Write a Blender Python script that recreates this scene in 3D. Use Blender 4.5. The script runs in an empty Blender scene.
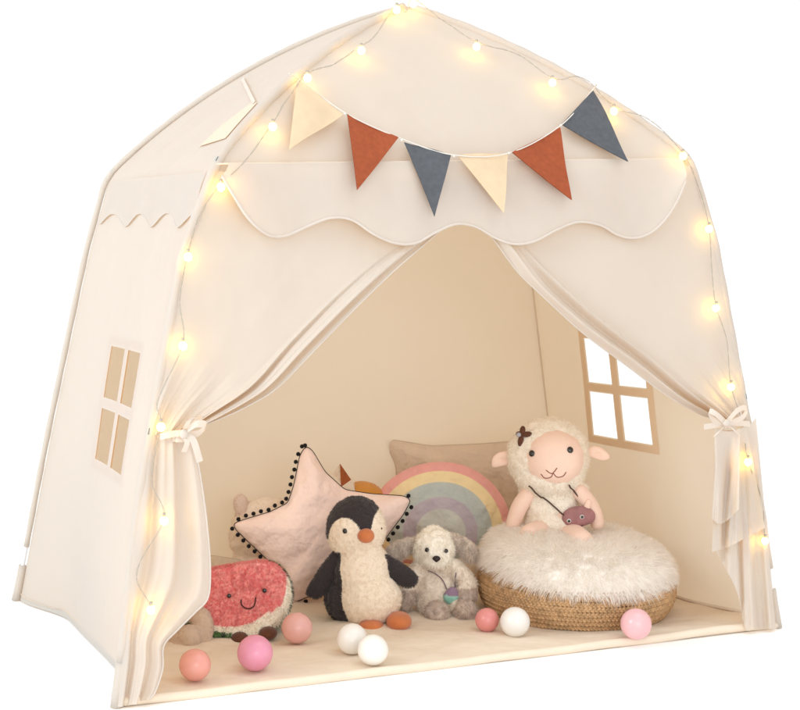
import bpy, bmesh, math, random
from mathutils import Vector, Matrix, noise
from mathutils.bvhtree import BVHTree
random.seed(7)
PI = math.pi
scene = bpy.context.scene
COL = scene.collection

# ------------------------------------------------------------------ camera
CAM = Vector((-1.2324, -2.1775, 0.7035)); YAW, PITCH, ROLL = 0.4124, -0.084, 0.006
FOC, PPX, PPY = 1453.13, 337.31, 381.16            # in pixels of an 800 wide picture
_f = Vector((math.sin(YAW)*math.cos(PITCH), math.cos(YAW)*math.cos(PITCH), math.sin(PITCH)))
_r0 = Vector((math.cos(YAW), -math.sin(YAW), 0)); _u0 = _r0.cross(_f)
_r = math.cos(ROLL)*_r0 + math.sin(ROLL)*_u0; _u = -math.sin(ROLL)*_r0 + math.cos(ROLL)*_u0
cam = bpy.data.cameras.new('camera'); camo = bpy.data.objects.new('camera', cam); COL.objects.link(camo)
camo.matrix_world = Matrix(((_r.x, _u.x, -_f.x, CAM.x), (_r.y, _u.y, -_f.y, CAM.y), (_r.z, _u.z, -_f.z, CAM.z), (0, 0, 0, 1)))
cam.sensor_width = 36; cam.lens = FOC/800*36
cam.shift_x = (400-PPX)/800; cam.shift_y = (PPY-355)/800
cam.clip_start = .05; cam.clip_end = 200
scene.camera = camo

# ------------------------------------------------------------------ world, lamps, exposure
w = bpy.data.worlds.new('World'); scene.world = w; w.use_nodes = True
bg = w.node_tree.nodes['Background']; bg.inputs[0].default_value = (1, 1, 1, 1); bg.inputs[1].default_value = 1.1

def area(name, loc, target, size, power, color=(1, 1, 1)):
    l = bpy.data.lights.new(name, 'AREA'); l.shape = 'RECTANGLE'; l.size = size[0]; l.size_y = size[1]
    l.energy = power; l.color = color
    o = bpy.data.objects.new(name, l); COL.objects.link(o); o.location = loc
    o.rotation_euler = (Vector(target)-Vector(loc)).to_track_quat('-Z', 'Y').to_euler()
    return o
area('key_softbox', (-4.0, -.6, 2.2), (-.5, .4, .5), (1.8, 1.8), 88, (.84, .93, 1))
area('front_fill', (-.9, -3.6, 1.0), (0, .4, .35), (1.8, 1.2), 26, (1, .98, .95))  # fill added to brighten the tent interior and toys
area('top_softbox', (1.0, -.8, 4.0), (0.3, .2, 0), (2.5, 2.5), 20, (1, 1, 1))
scene.view_settings.view_transform = 'Standard'; scene.view_settings.look = 'None'
scene.view_settings.exposure = 0.04; scene.view_settings.gamma = 1
scene.render.engine = 'CYCLES'
scene.cycles.max_bounces = 18; scene.cycles.diffuse_bounces = 10; scene.cycles.transmission_bounces = 10
scene.render.resolution_x = 1024; scene.render.resolution_y = 909

# ------------------------------------------------------------------ pixel <-> place helpers
def ray(px, py): return (_f + _r*((px-PPX)/FOC) + _u*((PPY-py)/FOC)).normalized()
def on_plane(px, py, p0, n):
    d = ray(px, py); return CAM + d*((p0-CAM).dot(n)/d.dot(n))
def at_z(px, py, z=0): return on_plane(px, py, Vector((0, 0, z)), Vector((0, 0, 1)))
def depth(p): return (p-CAM).dot(_f)
def lerp(a, b, t): return a+(b-a)*t
def sstep(a, b, x):
    t = max(0, min(1, (x-a)/(b-a))); return t*t*(3-2*t)

# ------------------------------------------------------------------ object helpers
def tag(o, label=None, cat=None, group=None, kind=None):
    if label: o['label'] = label
    if cat: o['category'] = cat
    if group: o['group'] = group
    if kind: o['kind'] = kind
    return o
def empty(name, loc=(0, 0, 0), rz=0, rot=None):
    o = bpy.data.objects.new(name, None); COL.objects.link(o); o.location = loc
    o.rotation_euler = rot if rot else (0, 0, rz); o.empty_display_size = .05
    return o
class MB:
    def __init__(s): s.v = []; s.f = []; s.c = []; s.m = []; s.n = []
    def add(s, vs, fs, col=None, mi=0):
        n = len(s.v); s.v += [Vector(v) for v in vs]; s.f += [tuple(i+n for i in f) for f in fs]
        s.m += [mi]*len(fs)
        if col is not None:
            s.c += (list(col) if isinstance(col, list) else [col]*len(vs))
        elif s.c: s.c += [(1, 1, 1)]*len(vs)
        return s
    def grid(s, fn, nu, nv, close=False, col=None):
        vs = [fn(i/nu, j/nv) for i in range(nu+(0 if close else 1)) for j in range(nv+1)]
        fs = []
        for i in range(nu):
            for j in range(nv):
                a = i*(nv+1)+j; b = ((i+1) % nu if close else i+1)*(nv+1)+j
                fs.append((a, b, b+1, a+1))
        return s.add(vs, fs, col)
    def tube(s, pts, r, n=8, closed=False, col=None, caps=True):
        pts = [Vector(p) for p in pts]; N = len(pts); vs = []; fs = []
        rr = r if isinstance(r, (list, tuple)) else [r]*N
        up = None
        for i, p in enumerate(pts):
            if closed: t = pts[(i+1) % N]-pts[i-1]
            else: t = pts[min(i+1, N-1)]-pts[max(i-1, 0)]
            if t.length < 1e-9: t = Vector((0, 0, 1))
            t.normalize()
            if up is None:
                up = Vector((0, 0, 1)) if abs(t.z) < .9 else Vector((1, 0, 0))
            up = up - t*up.dot(t)
            if up.length < 1e-6: up = t.orthogonal()
            up.normalize(); sd = t.cross(up)
            for k in range(n):
                a = 2*PI*k/n; vs.append(p+(up*math.cos(a)+sd*math.sin(a))*rr[i])
        for i in range(N if closed else N-1):
            for k in range(n):
                a = i*n+k; b = i*n+(k+1) % n; c = ((i+1) % N)*n
                fs.append((a, b, c+(k+1) % n, c+k))
        if not closed and caps: fs.append(tuple(range(n))[::-1]); fs.append(tuple((N-1)*n+k for k in range(n)))
        return s.add(vs, fs, col)
    def ball(s, c, r, nu=16, nv=10, rot=None, col=None):
        c = Vector(c); r = r if isinstance(r, (tuple, list)) else (r, r, r); vs = []; fs = []
        for j in range(1, nv):
            th = PI*j/nv
            for i in range(nu):
                ph = 2*PI*i/nu; v = Vector((math.sin(th)*math.cos(ph)*r[0], math.sin(th)*math.sin(ph)*r[1], math.cos(th)*r[2]))
                vs.append(v)
        vs.append(Vector((0, 0, r[2]))); vs.append(Vector((0, 0, -r[2]))); T = len(vs)-2
        for j in range(nv-2):
            for i in range(nu):
                a = j*nu+i; b = j*nu+(i+1) % nu; fs.append((a, a+nu, b+nu, b))
        for i in range(nu):
            fs.append((T, i, (i+1) % nu)); fs.append((T+1, (nv-2)*nu+(i+1) % nu, (nv-2)*nu+i))
        if rot is not None: vs = [rot @ v for v in vs]
        return s.add([v+c for v in vs], fs, col)
    def mesh(s, name, smooth=True):
        me = bpy.data.meshes.new(name); me.from_pydata([tuple(v) for v in s.v], [], s.f)
        me.polygons.foreach_set('use_smooth', [smooth]*len(me.polygons))
        me.polygons.foreach_set('material_index', s.m)
        if s.c:
            a = me.color_attributes.new('col', 'FLOAT_COLOR', 'POINT'); fl = []
            for c in s.c: fl += [c[0], c[1], c[2], 1]
            a.data.foreach_set('color', fl)
        me.update()
        if s.n and len(s.n) == len(s.v): me.normals_split_custom_set_from_vertices([tuple(q.normalized()) for q in s.n])
        return me
    def build(s, name, mat, parent=None, smooth=True):
        me = s.mesh(name, smooth)
        for m in (mat if isinstance(mat, list) else [mat]): me.materials.append(m)
        return link(name, me, parent)
def link(name, me, parent=None):
    o = bpy.data.objects.new(name, me); COL.objects.link(o)
    if parent: o.parent = parent
    return o
def bez(pts, n):
    """Catmull-Rom through the points, n samples."""
    P = [Vector(p) for p in pts]; P = [P[0]*2-P[1]]+P+[P[-1]*2-P[-2]]; m = len(P)-3; out = []
    for k in range(n):
        x = k/(n-1)*m; i = min(int(x), m-1); t = x-i; a, b, c, d = P[i:i+4]
        out.append(.5*((2*b)+(c-a)*t+(2*a-5*b+4*c-d)*t*t+(3*b-a-3*c+d)*t**3))
    return out

# ------------------------------------------------------------------ materials
def mat(name, color=(.8, .8, .8), rough=.8, bump=0, bscale=200, noise_amt=0, nscale=8, sheen=0, attr=False, metallic=0,
        emit=None, estr=0, sss=0, trans=0, tcol=None, weave=0, coat=0, dirt=(1, 1, 1)):
    m = bpy.data.materials.new(name); m.use_nodes = True; nt = m.node_tree; N = nt.nodes; L = nt.links
    b = N['Principled BSDF']; out = N['Material Output']
    b.inputs['Roughness'].default_value = rough; b.inputs['Metallic'].default_value = metallic
    b.inputs['Specular IOR Level'].default_value = .25 if rough > .6 else .5
    tc = N.new('ShaderNodeTexCoord')
    if attr:
        at = N.new('ShaderNodeAttribute'); at.attribute_name = 'col'; src = at.outputs['Color']
    else:
        rgb = N.new('ShaderNodeRGB'); rgb.outputs[0].default_value = (*color, 1); src = rgb.outputs[0]
    if noise_amt:
        nz = N.new('ShaderNodeTexNoise'); nz.inputs['Scale'].default_value = nscale; nz.inputs['Detail'].default_value = 6
        L.new(tc.outputs['Object'], nz.inputs['Vector'])
        mr = N.new('ShaderNodeMapRange'); mr.inputs[1].default_value = .3; mr.inputs[2].default_value = .7
        mr.inputs[3].default_value = 1-noise_amt; mr.inputs[4].default_value = 1+noise_amt*.4
        L.new(nz.outputs['Fac'], mr.inputs[0])
        mx = N.new('ShaderNodeVectorMath'); mx.operation = 'SCALE'
        L.new(src, mx.inputs[0]); L.new(mr.outputs[0], mx.inputs['Scale']); src = mx.outputs[0]
    L.new(src, b.inputs['Base Color'])
    if sheen: b.inputs['Sheen Weight'].default_value = sheen; b.inputs['Sheen Roughness'].default_value = .5
    if sss: b.inputs['Subsurface Weight'].default_value = sss; b.inputs['Subsurface Radius'].default_value = (.01, .006, .005); b.inputs['Subsurface Scale'].default_value = 1
    if coat: b.inputs['Coat Weight'].default_value = coat
    if emit: b.inputs['Emission Color'].default_value = (*emit, 1); b.inputs['Emission Strength'].default_value = estr
    h = None
    if bump:
        nz2 = N.new('ShaderNodeTexNoise'); nz2.inputs['Scale'].default_value = bscale; nz2.inputs['Detail'].default_value = 4
        L.new(tc.outputs['Object'], nz2.inputs['Vector']); h = nz2.outputs['Fac']
        bp = N.new('ShaderNodeBump'); bp.inputs['Strength'].default_value = bump; bp.inputs['Distance'].default_value = .002
        L.new(h, bp.inputs['Height']); L.new(bp.outputs[0], b.inputs['Normal'])
        if weave:
            nz3 = N.new('ShaderNodeTexNoise'); nz3.inputs['Scale'].default_value = weave; nz3.inputs['Detail'].default_value = 3
            L.new(tc.outputs['Object'], nz3.inputs['Vector'])
            bp2 = N.new('ShaderNodeBump'); bp2.inputs['Strength'].default_value = .5; bp2.inputs['Distance'].default_value = .035
            L.new(nz3.outputs['Fac'], bp2.inputs['Height']); L.new(bp2.outputs[0], bp.inputs['Normal'])
    if trans:
        tr = N.new('ShaderNodeBsdfTranslucent')
        if tcol: tr.inputs['Color'].default_value = (*tcol, 1)
        else: L.new(src, tr.inputs['Color'])
        ms = N.new('ShaderNodeMixShader'); ms.inputs[0].default_value = trans
        L.new(b.outputs[0], ms.inputs[1]); L.new(tr.outputs[0], ms.inputs[2]); L.new(ms.outputs[0], out.inputs['Surface'])
    return m
CREAM = (.665, .66, .615); TC = (.93, .66, .41)
M = dict(
    canvas=mat('cream_cotton_canvas', CREAM, .85, bump=.12, bscale=900, trans=.36, tcol=TC, weave=5, noise_amt=.02, nscale=3, sheen=.1),
    canvas2=mat('cream_canvas_doubled', (.70, .65, .585), .85, bump=.12, bscale=900, trans=.2, tcol=TC, weave=9),
    piping=mat('cream_binding_tape', (.80, .70, .58), .85, bump=.1, bscale=900, trans=.1),
    tan=mat('binding_dimmed_tan', (.78, .61, .43), .9, bump=.1, bscale=900),  # cream cloth; darker tan puts the light blocked by two layers into the colour
    matting=mat('cream_floor_canvas', (.78, .675, .545), .85, bump=.2, bscale=700, weave=8, noise_amt=.03, nscale=5),
    pole=mat('white_pole', (.75, .76, .77), .4),
    joint=mat('grey_pole_joint', (.12, .14, .13), .4),
    floor=mat('white_studio_floor', (.96, .96, .96), .6, bump=.02, bscale=30),
    wire=mat('silver_wire', (.42, .37, .30), .4, metallic=.2),
    rust=mat('rust_felt', (.36, .085, .033), .95, bump=.5, bscale=500, noise_amt=.16, nscale=110, trans=.05),
    slate=mat('slate_felt', (.10, .106, .117), .95, bump=.5, bscale=500, noise_amt=.16, nscale=110),
    sand=mat('sand_felt', (.78, .62, .42), .95, bump=.5, bscale=500, noise_amt=.08, nscale=30, trans=.15),
    string=mat('white_cord', (.7, .66, .6), .8),
    plush=mat('plush_pile', rough=.95, attr=True, sheen=.25, bump=.5, bscale=350),
    cloth=mat('printed_cloth', rough=.9, attr=True, sheen=.25, bump=.25, bscale=600, weave=22, noise_amt=.05, nscale=20),
    black=mat('black_eye', (.008, .008, .008), .15, coat=.6),
    yarn=mat('black_yarn', (.012, .011, .012), .95, bump=.6, bscale=800),
    stitch=mat('stitch_thread', (.25, .09, .07), .9),
    darkstitch=mat('dark_stitch', (.06, .02, .02), .9),
    beak=mat('orange_suede', (.58, .18, .06), .85, bump=.5, bscale=500, noise_amt=.12, nscale=40, sheen=.3),
    brown=mat('brown_suede', (.11, .038, .018), .8, bump=.4, bscale=400, noise_amt=.2, nscale=60, sheen=.2),
    strap=mat('brown_strap', (.07, .035, .025), .6),
    skin=mat('pink_velour', (.86, .63, .51), .9, bump=.2, bscale=700, noise_amt=.05, nscale=30, sheen=.3),
    mauve=mat('mauve_velour', (.36, .17, .17), .9, bump=.4, bscale=500, noise_amt=.15, nscale=60, sheen=.2),
    straw=mat('braided_straw', (.56, .35, .18), .75, bump=.7, bscale=260, noise_amt=.35, nscale=90),
    grey_bead=mat('grey_bead', (.35, .35, .38), .4),
)
M['bulb'] = mat('lit_bulb', (1, .9, .6), .3, emit=(1, .55, .06), estr=25)
def ball_mat(name, c): return mat(name, c, .24, sss=.25, noise_amt=.03, nscale=30, bump=.04, bscale=60)

# ------------------------------------------------------------------ setting
fl = MB().add([(-30, -30, 0), (30, -30, 0), (30, 30, 0), (-30, 30, 0)], [(0, 1, 2, 3)])
tag(fl.build('floor', M['floor'], smooth=False), kind='structure')

# ================================================================== the tent
W, D, INS, B, HE, H = 1.30, .7737, .177, .0704, .8684, 1.192
EY = Vector((0, 1, 0))
base = [Vector((-.655, 0, 0)), Vector((.65, 0, 0)), Vector((.65, D, 0)), Vector((-.65, D, 0))]
eave = [on_plane(212, 163, Vector((0, B, 0)), EY), on_plane(693, 160, Vector((0, B, 0)), EY),
        Vector((.65-INS, D-B, HE)), on_plane(109, 178, Vector((0, D-B, 0)), EY)]
apex = on_plane(407, 6, Vector((0, D/2, 0)), EY)
bow = [.025, .018, .008, .008]
bulge = [.032, .029, .03, .044]
def pole(i, t):
    """0..1 up the wall, 1..2 over the roof to the apex."""
    def raw(t):
        if t <= 1: return lerp(base[i], eave[i], t)+Vector(((-1 if i in (0, 3) else 1)*bow[i]*sstep(-.1, .45, t)*(1-sstep(.80, 1.0, t)), 0, 0))
        s = t-1; p = lerp(eave[i], apex, s); e = (eave[i]-Vector((0, D/2, eave[i].z))); e.z = 0; e.normalize()
        nrm = (e*.5+Vector((0, 0, .85))).normalized()
        return p + nrm*bulge[i]*4*s*(1-s)
    r = (.06, .04, .03, .03)[i]
    if 1-r < t < 1+r*1.6:
        a, b2 = raw(1-r), raw(1+r*1.6); u = (t-(1-r))/(r*2.6); c = raw(1)
        return a*(1-u)**2+c*2*u*(1-u)+b2*u*u
    return raw(t)
tent = empty('play_tent', (0, 0, 0))
tag(tent, 'cream canvas play tent with scalloped valance and curtains tied back at both sides', 'tent')
MZ = .012
def nz(p, sc, amp): return noise.noise(Vector(p)*sc)*amp
def inset(t):     # how far the side hems are pulled inwards between the corners
    return .056*sstep(0, .28, t)*(1-sstep(.72, 1, t)**1.0)
# --- floor mat with a rolled front edge
def mat_pt(u, v):       # u across, v front to back
    i = inset(1-v)*.95
    x = lerp(base[0].x+.004+i, base[1].x-.004-i, u); y = lerp(.004, D-.004, v)
    # soft wrinkles
    z = MZ+.005*noise.noise(Vector((x*5+3, y*11, 1)))+.004*abs(noise.noise(Vector((x*9+y*5, y*14-x*4, 4))))*sstep(0, .1, v)
    return Vector((x, y, z))
mm = MB()
NU, NV = 110, 70
def mat_full(u, v):
    if v < .08:
        a = (1-v/.08)*PI*.5; p = mat_pt(u, 0); r = MZ-.001
        return Vector((p.x, p.y-.002, .0006+(p.z-.0006)*max(0, math.cos(a))**.6))
    return mat_pt(u, (v-.08)/.92)+Vector((0, .004*(1-(v-.08)/.92), 0))
mm.grid(mat_full, NU, NV); mo = mm.build('floor_mat', M['matting'], tent)
hm = MB(); hm.tube([mat_pt(k/60, 0)*1+Vector((0, -.003, -.0045+.0012*noise.noise(Vector((k*.2, 0, 0))))) for k in range(61)], .0078, 12); hm.build('front_hem', M['matting'], mo)

# --- side wall with window cut out: u = back..front (0 back, 1 front), v = 0 hem .. 1 eave
WY0, WY1, WZ0, WZ1 = .2944, .5038, .3235, .5367
def wall_pt(side, u, v):
    ia, ib = (3, 0) if side < 0 else (2, 1)
    a, b2 = pole(ia, v), pole(ib, v); p = lerp(a, b2, u)
    d = inset(u)*(1-v)**3.0
    p.x += -side*d
    sag = .012*math.sin(PI*u)*math.sin(PI*min(1, v))+.017*min(1, 4*u*(1-u))**.8*sstep(0, .45, v)*(1-sstep(.80, 1.0, v))
    p.x += -side*sag + .004*noise.noise(Vector((u*3+side, v*4, 2)))*math.sin(PI*u)
    if v < .02: p.z = max(p.z, .002)
    return p
def uv_of(side, y, z):
    ia, ib = (3, 0) if side < 0 else (2, 1)
    v = z/((eave[ia].z+eave[ib].z)/2); a, b2 = pole(ia, v), pole(ib, v)
    return (y-a.y)/(b2.y-a.y), v
def cuts(lo, hi, marks, n):
    out = sorted(set([round(lo+(hi-lo)*i/n, 5) for i in range(n+1)])); out = [x for x in out if all(abs(x-m) > (hi-lo)/n*.45 for m in marks)]
    return sorted(out+list(marks))
def side_wall(side):
    u0, v0 = uv_of(side, WY1, WZ0); u1, v1 = uv_of(side, WY0, WZ1)
    um, vm = (u0+u1)/2, (v0+v1)/2; bu = .0125/D*1.12; bv = .0105/HE
    um0, um1, vm0, vm1 = um-bu, um+bu, vm-bv, vm+bv
    marks_u = (u0, um0, um1, u1); marks_v = (v0, vm0, vm1, v1)
    U = cuts(0, 1, marks_u, 40); V = cuts(0, 1, marks_v, 48); mb = MB(); idx = {}; vs = []
    for i, u in enumerate(U):
        for j, v in enumerate(V): idx[i, j] = len(vs); vs.append(wall_pt(side, u, v))
    fs = []
    def hole(u, v): return (u0 < u < um0 or um1 < u < u1) and (v0 < v < vm0 or vm1 < v < v1)
    for i in range(len(U)-1):
        for j in range(len(V)-1):
            if not hole((U[i]+U[i+1])/2, (V[j]+V[j+1])/2): fs.append((idx[i, j], idx[i+1, j], idx[i+1, j+1], idx[i, j+1]))
    mb.add(vs, fs); wo = mb.build('side_wall', M['canvas'], tent)
    # window frame: doubled binding on the inner face, its dimmer backlight painted as tan
    fm = MB(); bw_u, bw_v = .020/D*1.12, .018/HE
    def strip(ua, ub, va, vb, off):
        fm.grid(lambda a, b: wall_pt(side, lerp(ua, ub, a), lerp(va, vb, b))+Vector((-side*off, 0, 0)), 8, 8)
    for off in (.0025,):
        strip(u0-bw_u, u0-.003, v0-bw_v, v1+bw_v, off); strip(u1+.003, u1+bw_u, v0-bw_v, v1+bw_v, off)
        strip(u0-.003, u1+.003, v0-bw_v, v0-.003, off); strip(u0-.003, u1+.003, v1+.003, v1+bw_v, off)
        strip(um0+.003, um1-.003, v0-.003, v1+.003, off+.0006); strip(u0-.003, um0+.003, vm0+.003, vm1-.003, off); strip(um1-.003, u1+.003, vm0+.003, vm1-.003, off)
    fm.build('window_frame', M['tan'], wo)
    # scalloped side valance hanging from the eave
    vb = MB(); nw = 3.5
    def wave(u): return .903-.014*math.cos(2*PI*(u*nw))-.010*u
    vb.grid(lambda u, b: wall_pt(side, lerp(.035, .965, u), lerp(1, wave(lerp(.035, .965, u)), b))+Vector((side*(.001+.0018*b*b*(1+math.sin(2*PI*u*nw))), 0, 0)), 120, 10)
    vo = vb.build('side_valance', M['canvas'], wo)
    pb = MB(); pb.tube([wall_pt(side, lerp(.035, .965, k/90), wave(lerp(.035, .965, k/90)))+Vector((side*(.001+.0018*(1+math.sin(2*PI*k/90*nw))), 0, 0)) for k in range(91)], .0009, 6)
    pb.build('valance_piping', M['canvas2'], vo)
    return wo
side_wall(-1); side_wall(1)
# --- back wall
bw = MB(); bw.grid(lambda u, v: lerp(pole(3, v), pole(2, v), u)+Vector((0, .012*math.sin(PI*u)*math.sin(PI*v)+.005*noise.noise(Vector((u*5, v*4, 7)))*math.sin(PI*u), .002 if v == 0 else 0)), 50, 36)
bw.build('back_wall', M['canvas'], tent)
# --- roof panels
def roof_pt(ia, ib, u, t, sag=.006):
    p = lerp(pole(ia, 1+t), pole(ib, 1+t), u)
    c = Vector((0, D/2, .75)); d = (p-c).normalized()
    return p-d*sag*4*u*(1-u)*(1-t)+d*.003*noise.noise(Vector((u*4+ia, t*5, 3)))*math.sin(PI*u)
roofs = []
for ia, ib in ((0, 1), (3, 0), (1, 2), (2, 3)):
    g = MB(); g.grid(lambda u, t: roof_pt(ia, ib, u, t*.995), 48, 40); roofs.append(g)
    g.build('gable_panel' if (ia, ib) == (0, 1) else 'roof_panel', M['canvas'], tent)
gable_bvh = BVHTree.FromPolygons([tuple(v) for v in roofs[0].v], roofs[0].f)
left_bvh = BVHTree.FromPolygons([tuple(v) for v in roofs[1].v], roofs[1].f)
FN = (base[1]-base[0]).cross(eave[0]-base[0]).normalized()        # normal of the front plane
if FN.y > 0: FN = -FN
def at_front(px, py, off=0): return on_plane(px, py, base[0]+FN*off, FN)
def at_gable(px, py, off=0):
    d = ray(px, py); h = gable_bvh.ray_cast(CAM, d)
    if h[0] is None or py > 150:
        p = at_front(px, py, off+.026*sstep(160, 185, py))
        if h[0] is None or (p-CAM).length < (h[0]-CAM).length: return p
    n = h[1] if h[1].dot(d) < 0 else -h[1]
    return h[0]+n*off
# --- roof vent: opaque tan patch standing in for the interior seen through the opening
def at_left(px, py, off):
    d = ray(px, py); h = left_bvh.ray_cast(CAM, d)
    if h[0] is None: h = left_bvh.find_nearest(on_plane(px, py, eave[0], Vector((-1, 0, .5)).normalized()))
    n = h[1] if h[1].dot(d) < 0 else -h[1]
    return h[0]+n*off
vt = MB(); vp = [at_left(*q, .0018) for q in ((200, 147), (222, 126), (251, 104), (258, 103), (238, 125), (226, 139))]
vt.add(vp, [(0, 1, 5), (1, 4, 5), (1, 2, 4), (2, 3, 4)]); vt.build('roof_vent', mat('vent_opening_tan', (.68, .57, .44), .9), tent, smooth=False)
sp = MB(); pa, pb_ = at_left(243, 80, .003), at_left(255, 104, .003)
sd = (pb_-pa).cross(Vector((-1, -.3, .6))).normalized()*.0035
sp.add([pa-sd, pa+sd, pb_+sd, pb_-sd], [(0, 1, 2, 3)]); sp.build('roof_strap', M['canvas2'], tent)
# --- sleeves, poles, joints
for i in range(4):
    sl = MB(); t0_ = .13 if i in (1, 3) else .08; ts = [t0_+k*(1.985-t0_)/70 for k in range(71)]
    c0 = Vector((0, D/2, 0))
    def outw(p): q = Vector((p.x, p.y-D/2, 0)); q.normalize(); return q
    so_ = -.0075 if i in (2, 3) else .003; rk = .7 if i in (2, 3) else 1
    sl.tube([pole(i, t)-outw(pole(i, t))*so_ for t in ts], [rk*(.0085+.0012*math.sin(k*1.7+i)*.5) for k in range(71)], 10)
    sl.tube([pole(i, t)-outw(pole(i, t))*so_ for t in (.0, .03, .06, .085)], [.0095, .009, .0085, .0085], 10)
    so = sl.build('pole_sleeve', M['canvas'], tent)
    po = MB(); po.tube([pole(i, .005+t*1.97/60)-outw(pole(i, .005+t*1.97/60))*so_ for t in range(61)], .0042, 8)
    po = po.build('pole', M['pole'], tent)
    for t in (.50, 1.03, 1.62):
        jm = MB(); o = outw(pole(i, t))*(.0035-so_*.6)+Vector((0, -.003, .002))
        jm.tube([pole(i, t-.006)+o, pole(i, t+.006)+o], .0018, 8); jm.build('pole_joint', M['joint'], po)
# seams at the inner back corners and around the mat
sm = MB()
for i in (2, 3):
    sm = MB(); sm.tube([pole(i, .02+k*.96/30)+Vector((-.0015 if i == 2 else .0015, -.0015, 0)) for k in range(31)], .0016, 6)
    sm.build('corner_seam', M['piping'], tent)
sm = MB()
for side in (-1, 1): sm.tube([wall_pt(side, k/40, .012)+Vector((-side*.004, 0, .004)) for k in range(1, 40)], .003, 6)
sm.tube([Vector((lerp(-.63, .63, k/30), D-.01, MZ+.003)) for k in range(31)], .003, 6)
sm.build('floor_seam', M['piping'], tent)
# seam across the eave line, front
e0, e1 = pole(0, 1.02), pole(1, 1.02)
sf = MB(); sf.tube([lerp(e0, e1, k/40)+Vector((0, -.006, .0)) for k in range(41)], .0016, 6); sf.build('eave_seam', M['piping'], tent)

# --- front valance
edge = [(222, 176), (232, 193), (245, 214), (258, 228), (272, 236), (288, 235), (306, 227), (330, 218), (352, 220), (374, 234), (396, 243), (416, 243), (436, 232), (456, 224),
        (476, 227), (496, 238), (515, 244), (535, 241), (556, 230), (578, 222), (600, 225), (618, 235), (634, 238), (650, 233), (665, 220), (677, 202), (686, 181)]
vedge = bez([(x, y, 0) for x, y in edge], 140)
vm_ = MB()
def val_pt(u, v):
    k = u*139; q = vedge[int(round(k))]
    top = lerp(e0, e1, (q.x-222)/(686-222)*.955+.022)
    bot = at_front(q.x, q.y, .026+.005*math.sin(u*21))
    p = lerp(top+FN*.008, bot, v**.9)
    return p+FN*(.006*math.sin(PI*v)+.003*noise.noise(Vector((u*9, v*2, 5)))*v)
vm_.grid(val_pt, 139, 14); vo = vm_.build('front_valance', M['canvas'], tent)
pp = MB(); pp.tube([val_pt(k/139, 1) for k in range(140)], .0024, 8); pp.build('valance_piping', M['canvas2'], vo)

# --- curtains
ZT = None
def curtain(i, inner_px, tail_px, tie_px, hem_fn=None, seed=0, folds=None):
    side = -1 if i == 0 else 1
    tie_w = at_front(*tie_px, .02); tt = tie_w.z/eave[i].z
    inner = bez([(x, y, 0) for x, y in inner_px], 61)
    def sheet(s, u):
        a = pole(i, lerp(1.0, tt, u))+FN*.004
        q = inner[int(round(u*60))]; b2 = at_front(q.x, q.y, .002+.008*sstep(.05, .3, u))
        p = lerp(a, b2, s)
        s0 = lerp(.93, .70, u); k = sstep(s0, s0+.05, s)*sstep(.08, .22, u)   # pleats bunch along the free edge
        wid = (b2-a).length
        amp = (.003+.007*sstep(0, .5, u))*k*min(1, wid/.12)
        amp += .0015*sstep(.6, 1, u)
        ph = 2*PI*((s-s0)/(1-s0)*(1.5+.5*u)+.35*math.sin(u*3.4+seed)+.25*noise.noise(Vector((s*2, u*4, seed+5))))
        p = p+FN*(amp*(math.sin(ph)+.45*math.sin(ph*2.1+1+seed))+.012*k*math.sin(PI*min(1, u*1.1))**.5*(1-.5*u))
        p = p+FN*(.009*noise.noise(Vector((s*3+seed, u*3.5, 9)))*math.sin(PI*min(1, s*1.05))*(1-.6*u)*sstep(0, .2, u))
        # shallow tension creases radiating from the tie
        p = p+FN*(.0035*math.sin(s*17+seed)*sstep(.35, 1, u)*(1-k))
        return p
    cm = MB(); cm.grid(sheet, 150, 60)
    tail = bez([(x, y, 0) for x, y in tail_px], 61)
    def hang(s, u):
        a = pole(i, max(.0, lerp(tt, 0.0, u)))+FN*.004
        q = tail[int(round(u*60))]; b2 = at_front(q.x, q.y, .016)
        p = lerp(a, b2, s)
        if s > 0: p.z = max(p.z, .004)
        amp = (.004+.0065*sstep(0, .35, u))*max(0, math.sin(PI*min(1, s*1.02)))**.6*(1-.35*u)
        ph = 2*PI*(s*2.3+.12*math.sin(u*3+seed))
        p = p+FN*(amp*(math.sin(ph+seed)+.35*math.sin(ph*2.3+2)))
        p = p+FN*.006*noise.noise(Vector((s*6, u*3, seed)))
        return p
    if hem_fn is None:
        cm.grid(hang, 90, 60)
    else:
        hem_fn(cm, i, tt)
    co = cm.build('curtain', M['canvas'], tent)
    hb = MB(); hb.tube([sheet(1, k/60) for k in range(61)], .0013, 6)
    if hem_fn is None: hb.tube([hang(1, k/60) for k in range(61)], .0018, 6)
    hb.build('curtain_hem', M['canvas2'], co)
    return co
cL = curtain(0, [(492, 184), (445, 226), (396, 267), (353, 308), (312, 350), (277, 386), (250, 404), (215, 421), (190, 431)],
        [(190, 436), (196, 455), (202, 490), (207, 530), (210, 570), (208, 598), (196, 612), (178, 630), (164, 646), (163, 668), (156, 690), (150, 699)], (187, 435), seed=0.4)
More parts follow.
